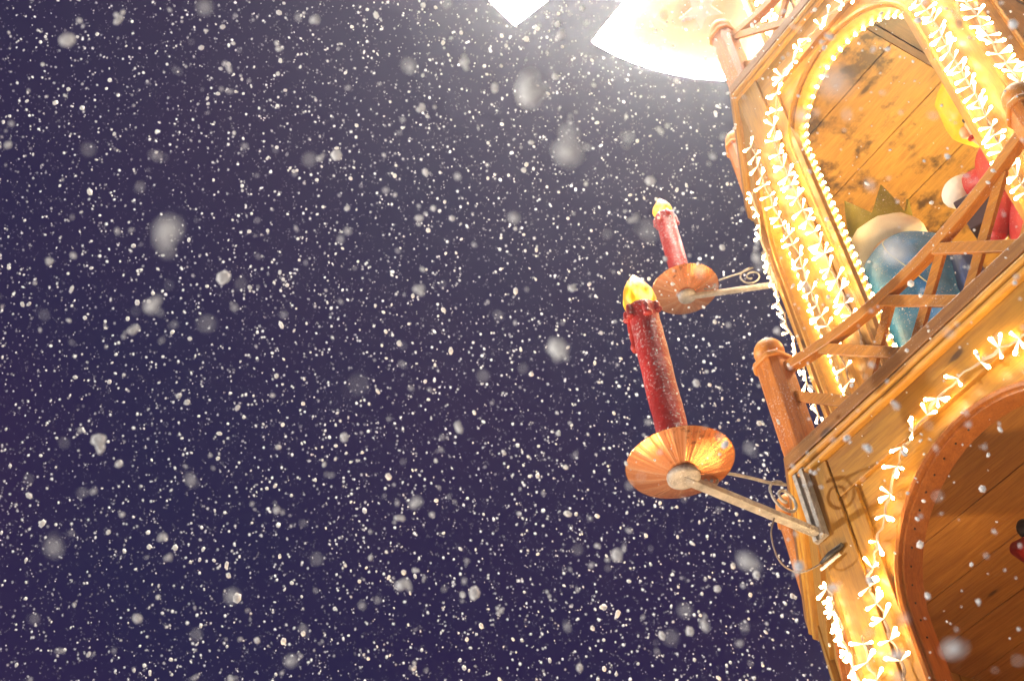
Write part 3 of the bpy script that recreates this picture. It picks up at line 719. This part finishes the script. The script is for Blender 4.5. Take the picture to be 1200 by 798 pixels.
# ------------------------------------------------------------------ falling snow
def snowfall():
    rng = np.random.default_rng(41)
    ico = bmesh.new(); bmesh.ops.create_icosphere(ico, subdivisions=1, radius=1)
    iv = np.array([v.co[:] for v in ico.verts]); ifc = np.array([[v.index for v in f.verts] for f in ico.faces]); ico.free()
    ov = np.array([(1, 0, 0), (-1, 0, 0), (0, 1, 0), (0, -1, 0), (0, 0, 1), (0, 0, -1)], float)
    of = np.array([(0, 2, 4), (2, 1, 4), (1, 3, 4), (3, 0, 4), (2, 0, 5), (1, 2, 5), (3, 1, 5), (0, 3, 5)])
    rho, RM, half_a = 98., 15., R(32)
    v = np.array(VIEW)
    n = int(rho * 2 * math.pi * (1 - math.cos(half_a)) * RM ** 3 / 3)
    d = RM * rng.random(n) ** (1 / 3); ne = 170; d[:ne] = .62 + 2.4 * rng.random(ne) ** (1 / 1.9); ct = 1 - rng.random(n) * (1 - math.cos(half_a)); st = np.sqrt(1 - ct ** 2); ph = rng.random(n) * 2 * math.pi
    a = np.cross(v, [0, 0, 1.]); a /= np.linalg.norm(a); b = np.cross(v, a)
    P = np.array(CAM) + d[:, None] * (ct[:, None] * v + (st * np.cos(ph))[:, None] * a + (st * np.sin(ph))[:, None] * b)
    q = P - np.array([0, CY, 0]); q = np.abs(q[:, :2]); inside = (q[:, 0] < 1.62) & (q[:, 1] < 1.62) & (q.sum(1) < 2.4) & (P[:, 2] < 10.4)
    thin = (d < 3.) | (rng.random(n) < .85)
    keep = thin & ~inside & (d > .60) & (P[:, 2] > .1)
    P = P[keep]; d = d[keep]; n = len(P)
    r = .0024 + .0088 * rng.random(n) ** 2.6
    big = rng.random(n) < .05; r[big] *= 1.6
    tiny = rng.random(n) < .5; r[tiny] = .0018 + .002 * rng.random(tiny.sum())
    # near flakes are loose clumps of several crystals
    near = np.where(d < 3.2)[0]; ex = []; er = []
    for i in near:
        for _ in range(rng.integers(0, 4)):
            ex.append(P[i] + rng.normal(size=3) * r[i] * .85); er.append(r[i] * rng.uniform(.4, .8))
    P = np.concatenate([P, np.array(ex)]); r = np.concatenate([r, np.array(er)]); d = np.concatenate([d, np.full(len(ex), 2.)]); n = len(P)
    V = []; Fc = []; off = 0; fall = np.array([.35, -.1, -1.]); fall /= np.linalg.norm(fall)
    for sel, bv, bf in (((d < 8) | (r > .006), iv, ifc), ((d >= 8) & (r <= .006), ov, of)):
        m = sel.sum(); Ps = P[sel]; rs = r[sel]
        A = rng.normal(size=(m, 3, 3)); A, _ = np.linalg.qr(A); s = rng.uniform(.55, 1.25, (m, 1, 3))
        B = (bv[None] * s) @ A * rs[:, None, None]
        jit = 1 + .25 * (rng.random((m, len(bv), 1)) - .5); B = B * jit
        B = B + (B @ fall)[:, :, None] * fall * rng.uniform(.1, .8, (m, 1, 1))
        V.append((Ps[:, None] + B).reshape(-1, 3)); Fc.append((bf[None] + (np.arange(m) * len(bv))[:, None, None] + off).reshape(-1, 3)); off += m * len(bv)
    V = np.concatenate(V); Fc = np.concatenate(Fc)
    me = bpy.data.meshes.new('falling_snow'); me.vertices.add(len(V)); me.vertices.foreach_set('co', V.ravel())
    me.loops.add(len(Fc) * 3); me.loops.foreach_set('vertex_index', Fc.ravel().astype(np.int32))
    me.polygons.add(len(Fc)); me.polygons.foreach_set('loop_start', (np.arange(len(Fc)) * 3).astype(np.int32))
    me.polygons.foreach_set('use_smooth', np.ones(len(Fc), bool)); me.update(); me.validate()
    me.materials.append(M['flake'])
    o = bpy.data.objects.new('falling_snow', me); COL.objects.link(o)
    tag(o, 'dense snow flakes falling through the night air', 'falling snow', kind='stuff')
    print('flakes', n)
snowfall()

# ------------------------------------------------------------------ haze
HAZE = True
if HAZE:
    mb = MB(); mb.box((-16, -12, -1.2), (14, 18, 16)); hz = mb.mesh('haze', M['snow']); hm = bpy.data.materials.new('snowy_air'); hm.use_nodes = True
    nt = hm.node_tree; nt.nodes.clear(); out = N(nt, 'ShaderNodeOutputMaterial'); pv = N(nt, 'ShaderNodeVolumePrincipled')
    pv.inputs['Color'].default_value = (.9, .92, 1, 1); pv.inputs['Density'].default_value = .0046; pv.inputs['Anisotropy'].default_value = .86
    nt.links.new(pv.outputs[0], out.inputs['Volume']); hz.materials.clear(); hz.materials.append(hm)
    o = add_obj('haze', hz); tag(o, 'snowy night air glowing round the lights', 'haze', kind='stuff')

# ------------------------------------------------------------------ world and sun
w = bpy.data.worlds.new('World'); sc.world = w; w.use_nodes = True; nt = w.node_tree
bg = nt.nodes['Background']; sky = N(nt, 'ShaderNodeTexSky', sky_type='NISHITA'); sky.sun_disc = False
SUN_EL, SUN_AZ = R(9), None
sun_from = Vector((-.72, -.8, .0)).normalized()       # horizontal direction the light comes from
sky.sun_elevation = R(-3); sky.sun_rotation = math.atan2(sun_from.x, sun_from.y)
tint = mix(nt, sky.outputs[0], (.55, .42, 1.0), 1.0, 'MULTIPLY')
nt.links.new(tint, bg.inputs[0]); bg.inputs[1].default_value = .1
bg2 = N(nt, 'ShaderNodeBackground'); bg2.inputs[1].default_value = 1
tcw = N(nt, 'ShaderNodeTexCoord'); cl = noise_n(nt, tcw.outputs['Generated'], 3.2, 4, .55)      # low cloud faintly lit by the town
cr_ = ramp(nt, [(.38, (.0185, .0070, .050)), (.62, (.0110, .0080, .050))]); nt.links.new(cl.outputs['Fac'], cr_.inputs[0]); nt.links.new(cr_.outputs[0], bg2.inputs[0])
ad = N(nt, 'ShaderNodeAddShader'); nt.links.new(bg.outputs[0], ad.inputs[0]); nt.links.new(bg2.outputs[0], ad.inputs[1])
nt.links.new(ad.outputs[0], nt.nodes['World Output'].inputs['Surface'])
sl = bpy.data.lights.new('sun', 'SUN'); sl.energy = 3.5; sl.angle = R(2); sl.color = (1, .96, .88)
so = bpy.data.objects.new('sun', sl); COL.objects.link(so)
dirv = -(sun_from * math.cos(R(8)) + Vector((0, 0, math.sin(R(8)))))
so.rotation_euler = dirv.to_track_quat('-Z', 'Y').to_euler()

# ------------------------------------------------------------------ render
vs_ = sc.view_settings; vs_.view_transform = 'Standard'; vs_.look = 'None'; vs_.exposure = 0; vs_.gamma = 1; vs_.use_curve_mapping = False
sc.render.engine = 'CYCLES'; cy = sc.cycles
cy.use_denoising = True
try: cy.denoiser = 'OPENIMAGEDENOISE'
except Exception: pass
cy.use_light_tree = True; cy.max_bounces = 5; cy.diffuse_bounces = 3; cy.glossy_bounces = 2; cy.transmission_bounces = 2; cy.volume_bounces = 0
cy.sample_clamp_indirect = 4; cy.caustics_reflective = False; cy.caustics_refractive = False
